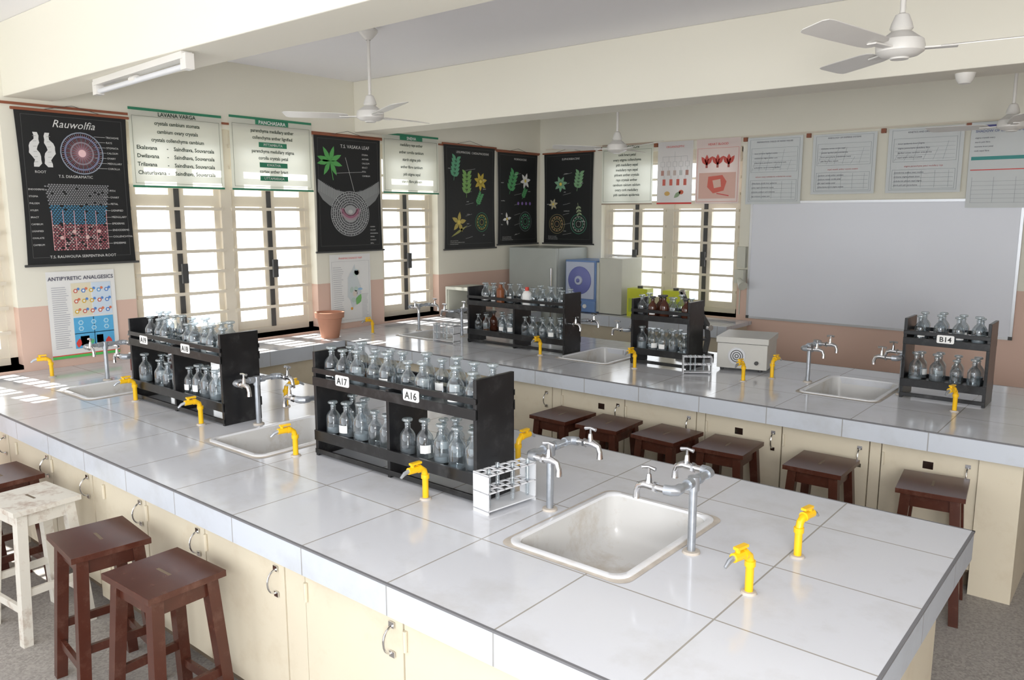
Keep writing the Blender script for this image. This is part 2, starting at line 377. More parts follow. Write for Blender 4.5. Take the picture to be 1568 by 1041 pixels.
# ------------------------------------------------------------------ reagent racks
LIQ=[mat('liquid_clear',(.34,.37,.39),.2), mat('liquid_dark',(.03,.028,.03),.2), mat('liquid_brown',(.20,.08,.03),.2), mat('liquid_grey',(.18,.19,.20),.2), mat('powder_white',(.75,.75,.73),.6)]
def bottle(mb,x,y,z,s=1.0,kind=None):
    r=.034*s; h=.095*s
    c=(x,y,z)
    G=AMBER if kind=='amber' else GLASS
    mb.lathe([(.001,.001),(r*.95,.001),(r,.006),(r,h*.82),(r*.93,h*.95),(r*.62,h*1.12),(r*.40,h*1.20),(r*.37,h*1.38),(r*.46,h*1.40),(r*.44,h*1.44)],c,G,16)
    mb.lathe([(r*.36,h*1.40),(r*.30,h*1.47),(r*.34,h*1.50),(r*.66,h*1.55),(r*.70,h*1.61),(r*.60,h*1.66),(.001,h*1.67)],c,STOP if kind!='amber' else DARKM,14)
    k=random.random()
    if kind!='amber' and k<.6:
        lh=h*random.uniform(.2,.6); L=LIQ[0] if k<.2 else LIQ[3] if k<.42 else LIQ[2] if k<.46 else LIQ[1] if k<.55 else LIQ[4]
        mb.lathe([(.001,.004),(r*.9,.004),(r*.9,lh),(.001,lh)],c,L,12)
    if random.random()<.45:
        a=radians(-60+random.uniform(-25,25))
        mb.lathe([(r*1.02,h*.25),(r*1.02,h*.6)],c,LABELM,6,a0=a-.65,a1=a+.65)
def text(par,s,x,y,size,M,z=.002,align='LEFT',name='lettering',sx=1.0,rot=None,shear=0,ls=1.0,bold=0):
    cu=bpy.data.curves.new(name,'FONT'); cu.body=s; cu.size=size; cu.align_x=align; cu.shear=shear; cu.space_line=ls; cu.offset=bold
    cu.materials.append(M); cu.resolution_u=2
    o=bpy.data.objects.new(name,cu); bpy.context.collection.objects.link(o); o.parent=par; o.location=(x,y,z); o.scale=(sx,1,1)
    if rot: o.rotation_euler=rot
    return o
TXTK=mat('ink_black',(.02,.02,.02),.6)
def rack(x0,y0,w,halves,labels,dep=.225,H=.49,seed=1,kinds=None):
    random.seed(seed)
    e=empty('reagent_bottle_rack',(x0,y0,CT))
    mb=MB(); t=.018
    s2=.355; s1=.105
    mb.box(0,t,0,dep,0,H,BLACK); mb.box(w-t,w,0,dep,0,H,BLACK)
    hw=w/halves
    for i in range(1,halves):
        mb.box(i*hw-t/2,i*hw+t/2,.0,dep,0,s2+.03,BLACK)
    mb.box(t,w-t,.012,dep-.012,s1-.016,s1,BLACK); mb.box(t,w-t,.0,dep,s2-.018,s2,BLACK)
    for yy in (-.006,dep-.008):
        mb.box(0,w,yy,yy+.014,s1-.03,s1+.018,BLACK)
        mb.box(0,w,yy,yy+.014,s2-.022,s2+.02,BLACK)
        mb.box(0,w,yy,yy+.014,s2+.038,s2+.062,BLACK)
    mb.box(0,w,-.004,.008,.012,.035,BLACK)
    obj('rack_frame',mb.mesh('rack_frame',False),parent=e,bevel=.002)
    mb=MB()
    per=max(4,int((hw-.05)/.083))
    for hI in range(halves):
        for lev,z in ((0,s1),(1,s2)):
            for row in range(2):
                for k in range(per):
                    if random.random()<(.10 if lev else .12) : continue
                    step=(hw-2*t-.01)/per
                    x=hI*hw+t+.005+step*(k+.5)+random.uniform(-.006,.006)
                    y=.058+row*.105+random.uniform(-.008,.008)
                    kd=None
                    if kinds and random.random()<kinds*(1.6 if lev else .5): kd='amber'
                    bottle(mb,x,y,z+.001,random.uniform(.93,1.12),kd)
    obj('bottles',mb.mesh('bottles',ang=50),parent=e)
    mb=MB()
    for (lx,s) in labels:
        mb.loops([rrect(lx,s2+.026,.092,.048,.008,0),rrect(lx,s2+.026,.092,.048,.008,.003)],LABELM,cap1=True,T=Matrix.Translation((0,-.0065,0))@Matrix.Rotation(pi/2,4,'X'))
        text(e,s,lx,0,.042,TXTK,align='CENTER',rot=(pi/2,0,0),bold=.0008).location=(lx,-.0105,s2+.011)
    if labels: obj('label_plate',mb.mesh('label',False),parent=e)
    return e
rack(-2.97,2.15,1.01,2,[(.22,'A17'),(.66,'A16')],seed=4)
rack(-4.79,2.15,1.03,2,[(.2,'A19'),(.68,'A18')],seed=9)
rk=rack(-4.70,5.05,1.05,2,[],seed=12,kinds=.12)
mb=MB(); mb.lathe([(.001,0),(.04,0),(.042,.10),(.03,.12),(.015,.13)],(.62,.06,.357),LABELM,14); mb.lathe([(.016,.13),(.016,.16),(.001,.16)],(.62,.06,.357),mat('cap_red',(.6,.05,.03),.4),12)
mb.lathe([(.001,0),(.035,0),(.036,.12),(.018,.14),(.018,.165),(.001,.165)],(.33,.06,.357),mat('brown_bottle',(.25,.08,.03),.3),14)
obj('plastic_bottles',mb.mesh('pb'),parent=rk)
rack(-3.07,5.10,.48,1,[],seed=15,kinds=.2)
rack(-1.20,5.17,.46,1,[(.23,'B14')],seed=22)

# test tube racks
PLW=mat('plastic_white',(.72,.73,.75),.35)
TG=glass_mat('tube_glass',(.9,.93,.94),.2)
def ttrack(x,y,rz,tubes,sc=1):
    e=empty('test_tube_rack',(x,y,CT),(0,0,rz)); e.scale=(sc,sc,sc)
    mb=MB(); w=.25;d=.085;h=.155
    mb.box(0,.006,0,d,0,h,PLW); mb.box(w-.006,w,0,d,0,h,PLW)
    mb.box(0,w,0,d,.012,.017,PLW)
    for z in (.08,.148):
        for k in range(7):
            xx=k*(w-.008)/6; mb.box(xx,xx+.008,0,d,z,z+.005,PLW)
        for yy in (0,d/2-.004,d-.008): mb.box(0,w,yy,yy+.008,z,z+.005,PLW)
    obj('frame',mb.mesh('ttr',False),parent=e)
    mb=MB()
    for (i,j) in tubes:
        xx=.004+(i+.5)*(w-.008)/6; yy=d*.27+j*d*.48
        mb.lathe([(.001,.019),(.005,.021),(.008,.028),(.008,.165),(.0095,.168)],(xx,yy,0),TG,10)
    if tubes: obj('test_tubes',mb.mesh('tt',ang=60),parent=e)
ttrack(-1.85,2.09,radians(83),[(0,0),(2,1),(3,0),(5,0)])
ttrack(-2.56,4.97,radians(35),[(1,0),(2,0),(4,1)],.8)
ttrack(-4.98,4.90,0,[(0,0),(1,1),(3,0),(4,1)])

# ------------------------------------------------------------------ stools
def stool_mesh(M,M2):
    mb=MB(); w,d,h=.34,.30,.635
    mb.box(-w/2,w/2,-d/2,d/2,h-.024,h,M2)
    mb.box(-.045,.045,-.006,.006,h-.001,h+.0008,GAP)
    tx,ty=.125,.105; bx,by=.165,.145
    for sx in (-1,1):
        for sy in (-1,1):
            mb.leg((sx*bx,sy*by,0),(sx*tx,sy*ty,h-.024),.021,.023,M)
    def at(z): 
        k=z/(h-.024); return bx+(tx-bx)*k, by+(ty-by)*k
    ax,ay=at(h-.06)
    for sy in (-1,1): mb.box(-ax,ax,sy*ay-.010,sy*ay+.010,h-.09,h-.024,M)
    for sx in (-1,1): mb.box(sx*ax-.010,sx*ax+.010,-ay,ay,h-.09,h-.024,M)
    ax,ay=at(.16)
    for sy in (-1,1): mb.box(-ax,ax,sy*ay-.009,sy*ay+.009,.14,.175,M)
    ax,ay=at(.24)
    for sx in (-1,1): mb.box(sx*ax-.009,sx*ax+.009,-ay,ay,.22,.255,M)
    return mb.mesh('stool_mesh',False)
sb=stool_mesh(BROWN,BROWN); sw=stool_mesh(WSTOOL,WSTOOL)
for (x,y,r) in [(-2.76,1.30,2),(-3.29,1.29,-6),(-4.50,1.31,3),(-4.98,1.25,-5),(-3.02,4.17,88),(-2.66,4.18,92),(-2.25,4.19,86),(-1.86,4.20,93),(-1.33,4.20,91),(-.79,4.21,97)]:
    obj('wooden_stool',sb,(x,y,0),radians(r),bevel=.003)
obj('wooden_stool',sw,(-4.02,1.29,0),radians(5),bevel=.003)

# ------------------------------------------------------------------ ceiling fans
def fan_mesh():
    mb=MB()
    mb.lathe([(.001,.575),(.03,.572),(.062,.55),(.066,.535),(.035,.50),(.016,.485)],(0,0,0),FANM,20)
    mb.cyl((0,0,.10),(0,0,.55),.011,FANM,12)
    mb.lathe([(.012,.135),(.026,.128),(.040,.095),(.045,.075),(.035,.065)],(0,0,0),FANM,20)
    mb.lathe([(.001,.07),(.040,.064),(.065,.045),(.088,.03),(.094,.008),(.092,-.014),(.072,-.028),(.038,-.036),(.034,-.042),(.001,-.044)],(0,0,0),FANM,28)
    for k in range(3):
        R=Matrix.Rotation(2*pi*k/3,4,'Z')
        mb.box(.07,.21,-.020,.020,-.008,-.002,FANM,R)
        T=R@Matrix.Rotation(radians(11),4,'X')
        prof=[(.15,.035),(.17,.050),(.22,.057),(.40,.062),(.56,.064),(.585,.060),(.60,.042)]
        L=[(x,-w,0.0+.03*(x-.15)) for x,w in prof]+[(x,w,.0+.03*(x-.15)) for x,w in reversed(prof)]
        mb.loops([[(x,y,z-.0015) for x,y,z in L],[(x,y,z+.0015) for x,y,z in L]],FANM,True,True,T)
    return mb.mesh('fan_mesh')
fmh=fan_mesh()
for (x,y,z,r) in [(-4.33,3.69,2.62,-22),(-.94,3.63,2.62,15),(-4.06,6.42,2.56,-20),(-.96,6.72,2.58,-75)]:
    f=obj('ceiling_fan',fmh,(x,y,z),radians(r)); f.scale=(1,1,(CZ-z)/.575)
# tube light under the first beam
e=empty('tube_light',(-4.42,2.14,2.683),(0,0,radians(-4)))
mb=MB(); mb.box(-.60,.60,-.028,.028,.022,.056,FANM); mb.box(-.63,-.57,-.022,.022,-.030,.045,FANM); mb.box(.57,.63,-.022,.022,-.030,.045,FANM); mb.cyl((-.57,0,-.010),(.57,0,-.010),.015,PLW,14)
mb.cyl((-.1,.0,.0),(-.02,0,.0),.019,FANM,10)
obj('fitting',mb.mesh('tl'),parent=e)
mb=MB(); mb.lathe([(.001,-.06),(.03,-.055),(.045,-.035),(.05,-.02),(.055,0)],(0,0,0),FANM,16); obj('ceiling_rose',mb.mesh('rose'),(-1.0,5.24,2.74))

# ------------------------------------------------------------------ posters
CC={}
def col(c,t=0.0,rough=.55):
    k=(c,t)
    if k not in CC: CC[k]=mat('print_%d'%len(CC),c,rough,var=.03,trans=t)
    return CC[k]
PBLK=(.010,.011,.012); WHT=(.82,.82,.80); GRN=(.05,.35,.10); YLW=(.75,.6,.12); PNK=(.75,.32,.40); RED=(.70,.06,.05)
RWORDS="cortex xylem phloem cork fibre starch vessels pith medullary rays epidermis lignified calcium oxalate crystals parenchyma collenchyma stomata trichome bract stigma anther petal sepal ovary corolla endodermis cambium".split()
def words(r,n): return " ".join(r.choice(RWORDS) for _ in range(n))
def panel(side,a,b,z0,z1,name,off=.008):
    if side=='L': e=empty(name,(WX+off,a,z0),(pi/2,0,pi/2))
    else: e=empty(name,(a,BY-off,z0),(pi/2,0,0))
    return e,b-a,z1-z0
class Art(MB):
    z=.003
    def rect(s,x0,y0,x1,y1,c): s.box(x0,x1,y0,y1,s.z-.001,s.z,col(c)) 
    def frame(s,x0,y0,x1,y1,c,t=.003):
        s.rect(x0,y0,x1,y0+t,c); s.rect(x0,y1-t,x1,y1,c); s.rect(x0,y0,x0+t,y1,c); s.rect(x1-t,y0,x1,y1,c)
    def poly(s,pts,c,dz=0): s.add([(x,y,s.z+dz) for x,y in pts],[tuple(range(len(pts)))],col(c))
    def disc(s,x,y,r,c,ry=None,n=20,dz=0,rot=0):
        ry=ry or r; vs=[]
        for k in range(n):
            t=2*pi*k/n; px,py=r*cos(t),ry*sin(t); vs.append((x+px*cos(rot)-py*sin(rot),y+px*sin(rot)+py*cos(rot),s.z+dz))
        s.add(vs,[tuple(range(n))],col(c))
    def ring(s,x,y,r,t,c,n=28,dz=0):
        vs=[(x+q*cos(2*pi*k/n),y+q*sin(2*pi*k/n),s.z+dz) for q in (r,r-t) for k in range(n)]
        s.add(vs,[(k,(k+1)%n,n+(k+1)%n,n+k) for k in range(n)],col(c))
    def leaf(s,x,y,l,w,ang,c,dz=0):
        pr=[(0,0),(.2,.6),(.45,1),(.75,.65),(1,0)]
        pts=[(p*l,q*w/2) for p,q in pr]+[(p*l,-q*w/2) for p,q in pr[-2:0:-1]]
        a=radians(ang); s.add([(x+p*cos(a)-q*sin(a),y+p*sin(a)+q*cos(a),s.z+dz) for p,q in pts],[tuple(range(len(pts)))[::-1]],col(c))
    def line(s,x0,y0,x1,y1,c,t=.003,dz=0):
        d=Vector((x1-x0,y1-y0)); L=d.length; 
        if L<1e-5: return
        n=Vector((-d.y,d.x))/L*t/2; s.add([(x0-n.x,y0-n.y,s.z+dz),(x1-n.x,y1-n.y,s.z+dz),(x1+n.x,y1+n.y,s.z+dz),(x0+n.x,y0+n.y,s.z+dz)],[(0,1,2,3)],col(c))
def sheet(e,w,h,c,trans=0.0,curl=0.0,rods=None,waist=0.0,rough=.55):
    mb=MB(); nx,ny=8,16; vs=[];fs=[]
    for j in range(ny+1):
        v=j/ny; ww=1-waist*sin(pi*v)
        for i in range(nx+1):
            u=i/nx; vs.append((w/2+(u-.5)*w*ww, h*v, curl*(abs(u-.5)*2)**3*sin(pi*v)))
    for j in range(ny):
        for i in range(nx):
            a=j*(nx+1)+i; fs.append((a,a+1,a+nx+2,a+nx+1))
    mb.add(vs,fs,col(c,trans,rough))
    if rods:
        mb.cyl((-.02,h,.004),(w+.02,h,.004),.010,rods,10); mb.cyl((-.02,0,.004),(w+.02,0,.004),.009,DARKM,10)
        mb.tube([(w*.2,h,.004),(w*.5,h+.05,.0),(w*.8,h,.004)],.002,DARKM,6)
    obj('sheet',mb.mesh('sheet'),parent=e)
WT1=col((.72,.72,.70)); 
def scroll(side,a,b,z0,z1,kind,title,seed,off=.02):
    r=random.Random(seed); e,w,h=panel(side,a,b,z0,z1,'botanical_wall_chart',off)
    sheet(e,w,h,PBLK,rods=WOODROD,waist=.03,curl=-.0)
    A=Art(); A.frame(w*.05,h*.05,w*.95,h*.97,(.08,.08,.08),.003)
    def flower(x,y,R,c,n=6):
        for k in range(n): A.leaf(x,y,R,R*.45,360/n*k+10,c)
        A.disc(x,y,R*.2,YLW,dz=.001)
    def circ(x,y,R,c1,c2):
        A.ring(x,y,R,.004,c1); 
        for q,cc in ((.78,c2),(.55,c1),(.32,c2)): A.ring(x,y,R*q,.006,cc)
        for k in range(12):
            t=2*pi*k/12; A.disc(x+R*.66*cos(t),y+R*.66*sin(t),R*.07,c2,n=8,dz=.001)
    def branch(x,y,L,ang,c,n=5):
        a=radians(ang); A.line(x,y,x+L*cos(a),y+L*sin(a),c,.006)
        for k in range(n):
            q=(k+1)/n; px,py=x+L*q*cos(a),y+L*q*sin(a)
            A.leaf(px,py,L*.42,L*.20,ang+50,c); A.leaf(px,py,L*.42,L*.20,ang-50,c)
    if kind=='rau':
        text(e,title,w*.5,h*.90,.075,WT1,align='CENTER',shear=.35,z=.004)
        for x,s in ((.15,1),(.27,-1)):
            L=[];R_=[]
            for k in range(11):
                yy=h*(.64+.022*k); wd=.010+.020*sin(pi*min(1,k/10*.9+.1))+.006*sin(k*2.1); xc=w*x+s*.014*sin(k*.9)
                L.append((xc-wd,yy)); R_.append((xc+wd,yy))
            A.poly(L+R_[::-1],(.72,.72,.70)); 
            for k in range(6): A.line(w*x-.012,h*(.67+.033*k),w*x+.012,h*(.672+.033*k),(.35,.35,.34),.003,.001)
        cx,cy,R=w*.56,h*.74,.15
        for k in range(60):
            t=2*pi*k/60; A.line(cx,cy,cx+R*.92*cos(t),cy+R*.92*sin(t),(.36,.15,.18) if k%3 else (.33,.30,.35),.0035)
        A.ring(cx,cy,R,.008,(.30,.34,.42),dz=.001); A.ring(cx,cy,R*.82,.012,(.20,.22,.34),dz=.001); A.ring(cx,cy,R*.55,.010,(.30,.26,.30),dz=.001)
        A.disc(cx,cy,R*.18,(.9,.6,.62),dz=.001)
        text(e,'T.S. DIAGRAMATIC',w*.33,h*.575,.028,WT1,z=.004); text(e,'ROOT',w*.13,h*.60,.026,WT1,z=.004)
        x0,x1=w*.24,w*.74
        for row in range(38):
            yy=h*(.10+.44*row/38); q=row/38
            c=(.42,.13,.15) if q<.38 else (.08,.26,.42) if q<.68 else (.30,.30,.31)
            ww=1+.35*max(0,q-.5)
            xm=(x0+x1)/2; hw_=(x1-x0)/2*ww
            n=18 if q<.68 else 24
            for k in range(n):
                xx=xm-hw_+2*hw_*(k+.5*(row%2)+.25)/n
                if r.random()<.95: A.disc(xx,yy,hw_/n*.80,(.62,.42,.42) if r.random()<.28 and q<.4 else c,ry=h*.0048,n=7)
        for k in range(6): A.line(x0+(x1-x0)*k/5,h*.10,x0+(x1-x0)*k/5,h*.36,(.75,.40,.40),.004,.001)
        for k in range(4): A.disc(x0+(x1-x0)*(.15+.23*k),h*(.18+.04*(k%2)),.014,(.66,.45,.42),n=10,dz=.002)
        for k in range(9):
            yy=h*(.13+.045*k*1.0); text(e,r.choice(RWORDS).upper(),w*.79,yy,.020,WT1,z=.004); text(e,r.choice(RWORDS).upper(),w*.06,yy,.017,WT1,z=.004)
            A.line(w*.73,yy+.006,w*.785,yy+.006,WHT,.0018)
        for k in range(7): text(e,r.choice(RWORDS).upper(),w*.79,h*(.64+.035*k),.019,WT1,z=.004); A.line(w*.68,h*(.64+.035*k)+.006,w*.785,h*(.64+.035*k)+.006,WHT,.0018)
        text(e,'T.S. RAUWOLFIA SERPENTINA ROOT',w*.5,h*.045,.028,WT1,align='CENTER',z=.004)
    elif kind=='vas':
        text(e,title,w*.60,h*.90,.045,WT1,align='CENTER',z=.004)
        for ang in (-170,-120,-60,-15,25,70,120,165): A.leaf(w*.22,h*.78,.15,.05,ang,(.10,.38,.10))
        A.line(w*.22,h*.78,w*.26,h*.62,(.1,.35,.1),.008)
        cx,cy,R=w*.5,h*.33,.235
        c0=(.24,.25,.25)
        for sg in (-1,1):
            X=lambda u: cx+sg*u*w
            P=[(.06,.52),(.20,.535),(.34,.575),(.46,.625),(.47,.52),(.40,.45),(.30,.40),(.18,.38)]
            A.poly([(X(u),h*v) for u,v in (P if sg>0 else P[::-1])],c0,.0)
            for k in range(14):
                u=.16+.30*k/13; v=.545+.10*max(0,(u-.2))/.28*.9
                A.line(X(u),h*(v-.10),X(u),h*v-.006,(.40,.41,.41),.004,.0005)
        A.disc(cx,cy,R,(.36,.37,.37),ry=R*.92,n=36,dz=.001)
        for q in range(4,10):
            n=int(6+q*7)
            for k in range(n):
                t=2*pi*(k+.5*(q%2))/n+r.uniform(-.02,.02); A.disc(cx+R*q/9.6*cos(t),cy+R*.92*q/9.6*sin(t),R*.036,(.04,.04,.045),n=6,dz=.002)
        for q,cc in ((.36,(.50,.18,.28)),(.44,(.42,.30,.34)),(.29,(.50,.24,.32))):
            for k in range(26):
                t=pi*(1.02+.96*k/25); A.disc(cx+R*q*1.15*cos(t),cy+.05+R*q*sin(t),.009,cc,n=6,dz=.003)
        A.disc(cx,cy+.02,.028,(.55,.55,.53),ry=.02,n=12,dz=.003)
        A.line(w*.58,h*.50,w*.45,h*.82,WHT,.003)
        for k in range(6): text(e,r.choice(RWORDS).upper(),w*.70,h*(.66+.037*k),.022,WT1,z=.004); text(e,r.choice(RWORDS).upper(),w*.80,h*(.06+.03*k),.016,WT1,z=.007)
        A.line(w*.30,h*.68,w*.70,h*.70,WHT,.002)
    else:
        text(e,title,w*.55,h*.92,.034,WT1,align='CENTER',z=.004)
        g=(.10,.36,.14)
        if kind=='leg':
            branch(w*.18,h*.66,.22,80,(.12,.38,.22)); branch(w*.42,h*.50,.24,88,(.22,.42,.12)); flower(w*.70,h*.66,.11,(.55,.42,.06),7)
            branch(w*.62,h*.42,.14,60,g); flower(w*.27,h*.26,.12,(.50,.40,.10),5); circ(w*.72,h*.26,.11,(.08,.40,.20),(.45,.42,.10))
            A.leaf(w*.12,h*.12,.3,.03,25,(.35,.35,.10))
        elif kind=='mor':
            branch(w*.28,h*.55,.24,70,g); flower(w*.68,h*.70,.10,WHT,6); flower(w*.22,h*.28,.08,WHT,4); circ(w*.68,h*.25,.12,(.25,.30,.30),(.10,.40,.22))
            for k in range(4): A.disc(w*(.5+.1*k),h*.45,.02,(.25,.15,.45),n=10)
            branch(w*.6,h*.5,.12,60,g)
        else:
            flower(w*.35,h*.66,.10,(.22,.42,.26),7); branch(w*.68,h*.58,.2,80,(.22,.42,.22)); circ(w*.28,h*.22,.12,(.42,.36,.16),(.45,.30,.14)); circ(w*.72,h*.22,.12,(.10,.42,.25),(.35,.38,.32))
            flower(w*.2,h*.44,.07,(.50,.45,.30),6); branch(w*.70,h*.45,.12,-80,(.35,.42,.25),3)
        for k in range(7):
            text(e,r.choice(RWORDS),w*r.choice((.07,.42,.74)),h*(.10+.11*k+r.uniform(0,.05)),.018,WT1,z=.006)
            A.line(w*.4,h*(.1+.11*k),w*(.5+.1*r.random()),h*(.12+.11*k),WHT,.0015)
        for k in range(3): text(e,words(r,4),w*.1,h*(.07-.016*k)+.01,.013,WT1,z=.004)
    obj('printed_art',A.mesh('art',False),parent=e)
scroll('L',2.11,2.87,1.59,2.67,'rau','Rauwolfia',1)
scroll('L',4.58,5.38,1.60,2.69,'vas','T.S. VASAKA LEAF',2)
scroll('L',6.28,7.13,1.57,2.72,'leg','LEGUMINOSAE : CAESALPINOIDEAE',3)
scroll('L',7.18,7.94,1.60,2.69,'mor','MORINGACEAE',4)
scroll('B',-6.12,-5.38,1.60,2.70,'eup','EUPHORBIACEAE',5)

def textchart(side,a,b,z0,z1,title,head,seed,off=.02,sub=(),lines=7):
    r=random.Random(seed); e,w,h=panel(side,a,b,z0,z1,'text_wall_chart',off)
    sheet(e,w,h,(.82,.84,.76),trans=.42)
    A=Art(); A.rect(0,h-.020,w,h,head); A.rect(0,0,w,.015,head); A.frame(w*.03,h*.05,w*.97,h*.90,(.25,.28,.22),.003)
    T=col((.01,.035,.02))
    A.rect(w*.30,h-.060,w*.70,h-.018,head) if sub or title=='SNEHA' else None
    text(e,title,w*.5,h-.054,.042,T if not(sub or title=='SNEHA') else col(WHT),align='CENTER',z=.005,bold=.0008)
    y=h*.80
    for k in range(lines):
        lav=title=='LAVANA VARGA' and k>=3
        s=" ".join(r.choice(RWORDS) for _ in range(3))
        if k in sub:
            A.rect(w*.33,y-.010,w*.67,y+.032,head); text(e,r.choice(['UTTAMARASA','PITTAMRUTA','KWATHA']),w*.5,y,.032,col(WHT),align='CENTER',z=.005)
        elif lav:
            text(e,['Ekalavana','Dwilavana','Trilavana','Chaturlavana','Panchalavana'][k-3],w*.06,y,.042,T,z=.004,bold=.0008); text(e,'-    Saindhava, Souvarcala',w*.37,y,.042,T,z=.004,sx=.95,bold=.0008)
        else: text(e,s,w*.5,y,.040,T,align='CENTER',z=.004,sx=.9,bold=.0008)
        y-=h*.74/lines
    obj('printed_art',A.mesh('art',False),parent=e)
DG=(.03,.22,.12)
textchart('L',2.89,3.66,2.16,2.76,'LAVANA VARGA',DG,11,lines=7)
textchart('L',3.73,4.56,2.16,2.78,'PANCHASARA',DG,12,sub=(2,5,7),lines=8)
textchart('L',5.41,6.20,2.17,2.77,'SNEHA',DG,13,lines=6)
textchart('B',-5.26,-4.58,2.07,2.76,'CLASSIFICATION',(.45,.36,.28),14,lines=9)

def paperchart(side,a,b,z0,z1,kind,title,seed,off=.010,bg=(.80,.80,.78),name='wall_poster'):
    r=random.Random(seed); e,w,h=panel(side,a,b,z0,z1,name,off); sheet(e,w,h,bg,trans=.15 if side=='B' and a<-3.5 else 0)
    A=Art(); T=col((.06,.06,.10))
    if kind=='anal':
        text(e,title,w*.5,h*.90,.038,T,align='CENTER',z=.004,bold=.0006)
        A.rect(w*.34,h*.10,w*.93,h*.46,(.10,.42,.72)); A.rect(w*.34,h*.48,w*.63,h*.86,(.76,.70,.52)); A.rect(w*.64,h*.48,w*.93,h*.86,(.62,.72,.82)); A.rect(w*.34,h*.27,w*.93,h*.278,WHT); A.rect(w*.63,h*.10,w*.64,h*.86,WHT)
        A.rect(0,0,w,.02,(.10,.55,.12)); A.rect(0,.02,w,.027,RED)
        for k in range(5):
            for j in range(3):
                x=w*(.40+.115*k); y=h*(.53+.12*j); q=r.choice([(.1,.25,.6),(.70,.45,.05),(.12,.35,.65),(.6,.15,.1)])
                A.disc(x,y,.017,q,n=6,dz=.001); A.disc(x+.02,y+.014,.011,r.choice([(.1,.25,.6),(.7,.2,.1)]),n=6,dz=.0015); A.disc(x,y,.009,WHT,n=6,dz=.002)
        for k in range(3):
            for j in range(2): A.disc(w*(.44+.19*k),h*(.33+.07*j),.020,(.40,.68,.85),n=6,dz=.001); A.disc(w*(.44+.19*k),h*(.33+.07*j),.011,(.10,.42,.72),n=6,dz=.0015)
        A.rect(w*.66,h*.12,w*.76,h*.24,(.75,.55,.1)); A.leaf(w*.84,h*.10,.07,.05,90,RED,.001); A.rect(w*.42,h*.13,w*.55,h*.24,(.35,.10,.30)); A.leaf(w*.38,h*.11,.07,.04,80,RED,.001); A.disc(w*.58,h*.17,.02,(.1,.5,.2),n=10,dz=.001)
        for k in range(30): A.rect(w*.06,h*(.12+.024*k),w*(.24+.06*r.random()),h*(.12+.024*k)+.004,(.42,.42,.46))
    elif kind=='map':
        text(e,title,w*.5,h*.93,.026,col(RED),align='CENTER',z=.004); A.frame(w*.04,h*.04,w*.96,h*.90,(.5,.5,.5),.002)
        pts=[]
        for k in range(14):
            t=2*pi*k/14; q=r.uniform(.8,1.15); pts.append((w*.56+.075*q*cos(t),h*.52+.20*q*sin(t)))
        A.poly(pts,(.62,.67,.68))
        for k in range(9):
            x=w*r.uniform(.44,.70); y=h*r.uniform(.28,.75); A.disc(x,y,r.uniform(.02,.035),r.choice([(.50,.62,.56),(.60,.64,.68),(.45,.57,.62),(.68,.62,.55)]),ry=r.uniform(.02,.04),n=7,dz=.001,rot=r.random()*3)
        A.leaf(w*.62,h*.25,.12,.07,60,(.20,.48,.15),.002); A.disc(w*.50,h*.20,.015,(.75,.35,.05),n=8,dz=.002); A.disc(w*.72,h*.48,.03,(.35,.55,.75),ry=.012,n=10,dz=.002)
        for k in range(26): A.rect(w*.07,h*(.06+.03*k),w*(.26+.07*r.random()),h*(.06+.03*k)+.004,(.45,.45,.47))
        for k in range(18): A.rect(w*.76,h*(.06+.02*k),w*(.88+.05*r.random()),h*(.06+.02*k)+.003,(.45,.45,.47))
    elif kind=='org':
        text(e,title,w*.5,h*.90,.030,col(RED),align='CENTER',z=.004); A.rect(0,0,w,.018,RED)
        gc=(.42,.42,.42)
        A.line(w*.5,h*.84,w*.5,h*.76,gc); A.line(w*.15,h*.76,w*.85,h*.76,gc)
        for k in range(5):
            x=w*(.15+.175*k); A.line(x,h*.76,x,h*.68,gc); A.frame(x-.025,h*.60,x+.025,h*.68,gc,.002); A.line(x,h*.60,x,h*.54,gc)
            A.rect(x-.018,h*.46,x+.018,h*.54,r.choice([(.6,.5,.45),(.55,.3,.25),(.6,.62,.6)]))
        for k in range(4): x=w*(.2+.2*k); A.rect(x-.018,h*.30,x+.018,h*.40,(.68,.16,.12)); A.line(x,h*.40,x,h*.46,gc)
        A.leaf(w*.5,h*.10,.11,.05,40,(.3,.4,.25)); A.disc(w*.3,h*.17,.035,(.7,.45,.15),ry=.025,n=10); A.disc(w*.7,h*.19,.03,(.65,.15,.08),ry=.025,n=10)
    elif kind=='red':
        text(e,title,w*.5,h*.90,.034,col(RED),align='CENTER',z=.004); A.frame(w*.03,h*.03,w*.97,h*.86,(.75,.35,.3),.004)
        A.rect(w*.08,h*.08,w*.92,h*.48,(.78,.50,.42))
        for k in range(3):
            x=w*(.25+.25*k); y=h*.60
            for an in (125,90,55): A.leaf(x,y,.11,.05,an,(.62,.10,.08)); 
            A.rect(x-.012,y-.03,x+.012,y+.02,(.45,.12,.10))
        A.poly([(w*.30,h*.42),(w*.62,h*.44),(w*.72,h*.34),(w*.66,h*.20),(w*.42,h*.16),(w*.28,h*.26)],(.72,.16,.12),.001)
        A.poly([(w*.40,h*.36),(w*.58,h*.38),(w*.60,h*.26),(w*.44,h*.24)],(.80,.55,.45),.002)
        A.line(w*.50,h*.16,w*.78,h*.12,(.7,.1,.1),.01,.002)
    elif kind=='grid':
        text(e,title,w*.5,h*.92,.020,T,align='CENTER',z=.004)
        gc=(.28,.32,.34); A.frame(w*.05,h*.04,w*.95,h*.97,gc,.002)
        A.frame(w*.08,h*.48,w*.92,h*.84,gc,.002); A.frame(w*.08,h*.06,w*.92,h*.36,gc,.002)
        text(e,words(r,5),w*.5,h*.40,.020,col((.5,.08,.08)),align='CENTER',z=.004)
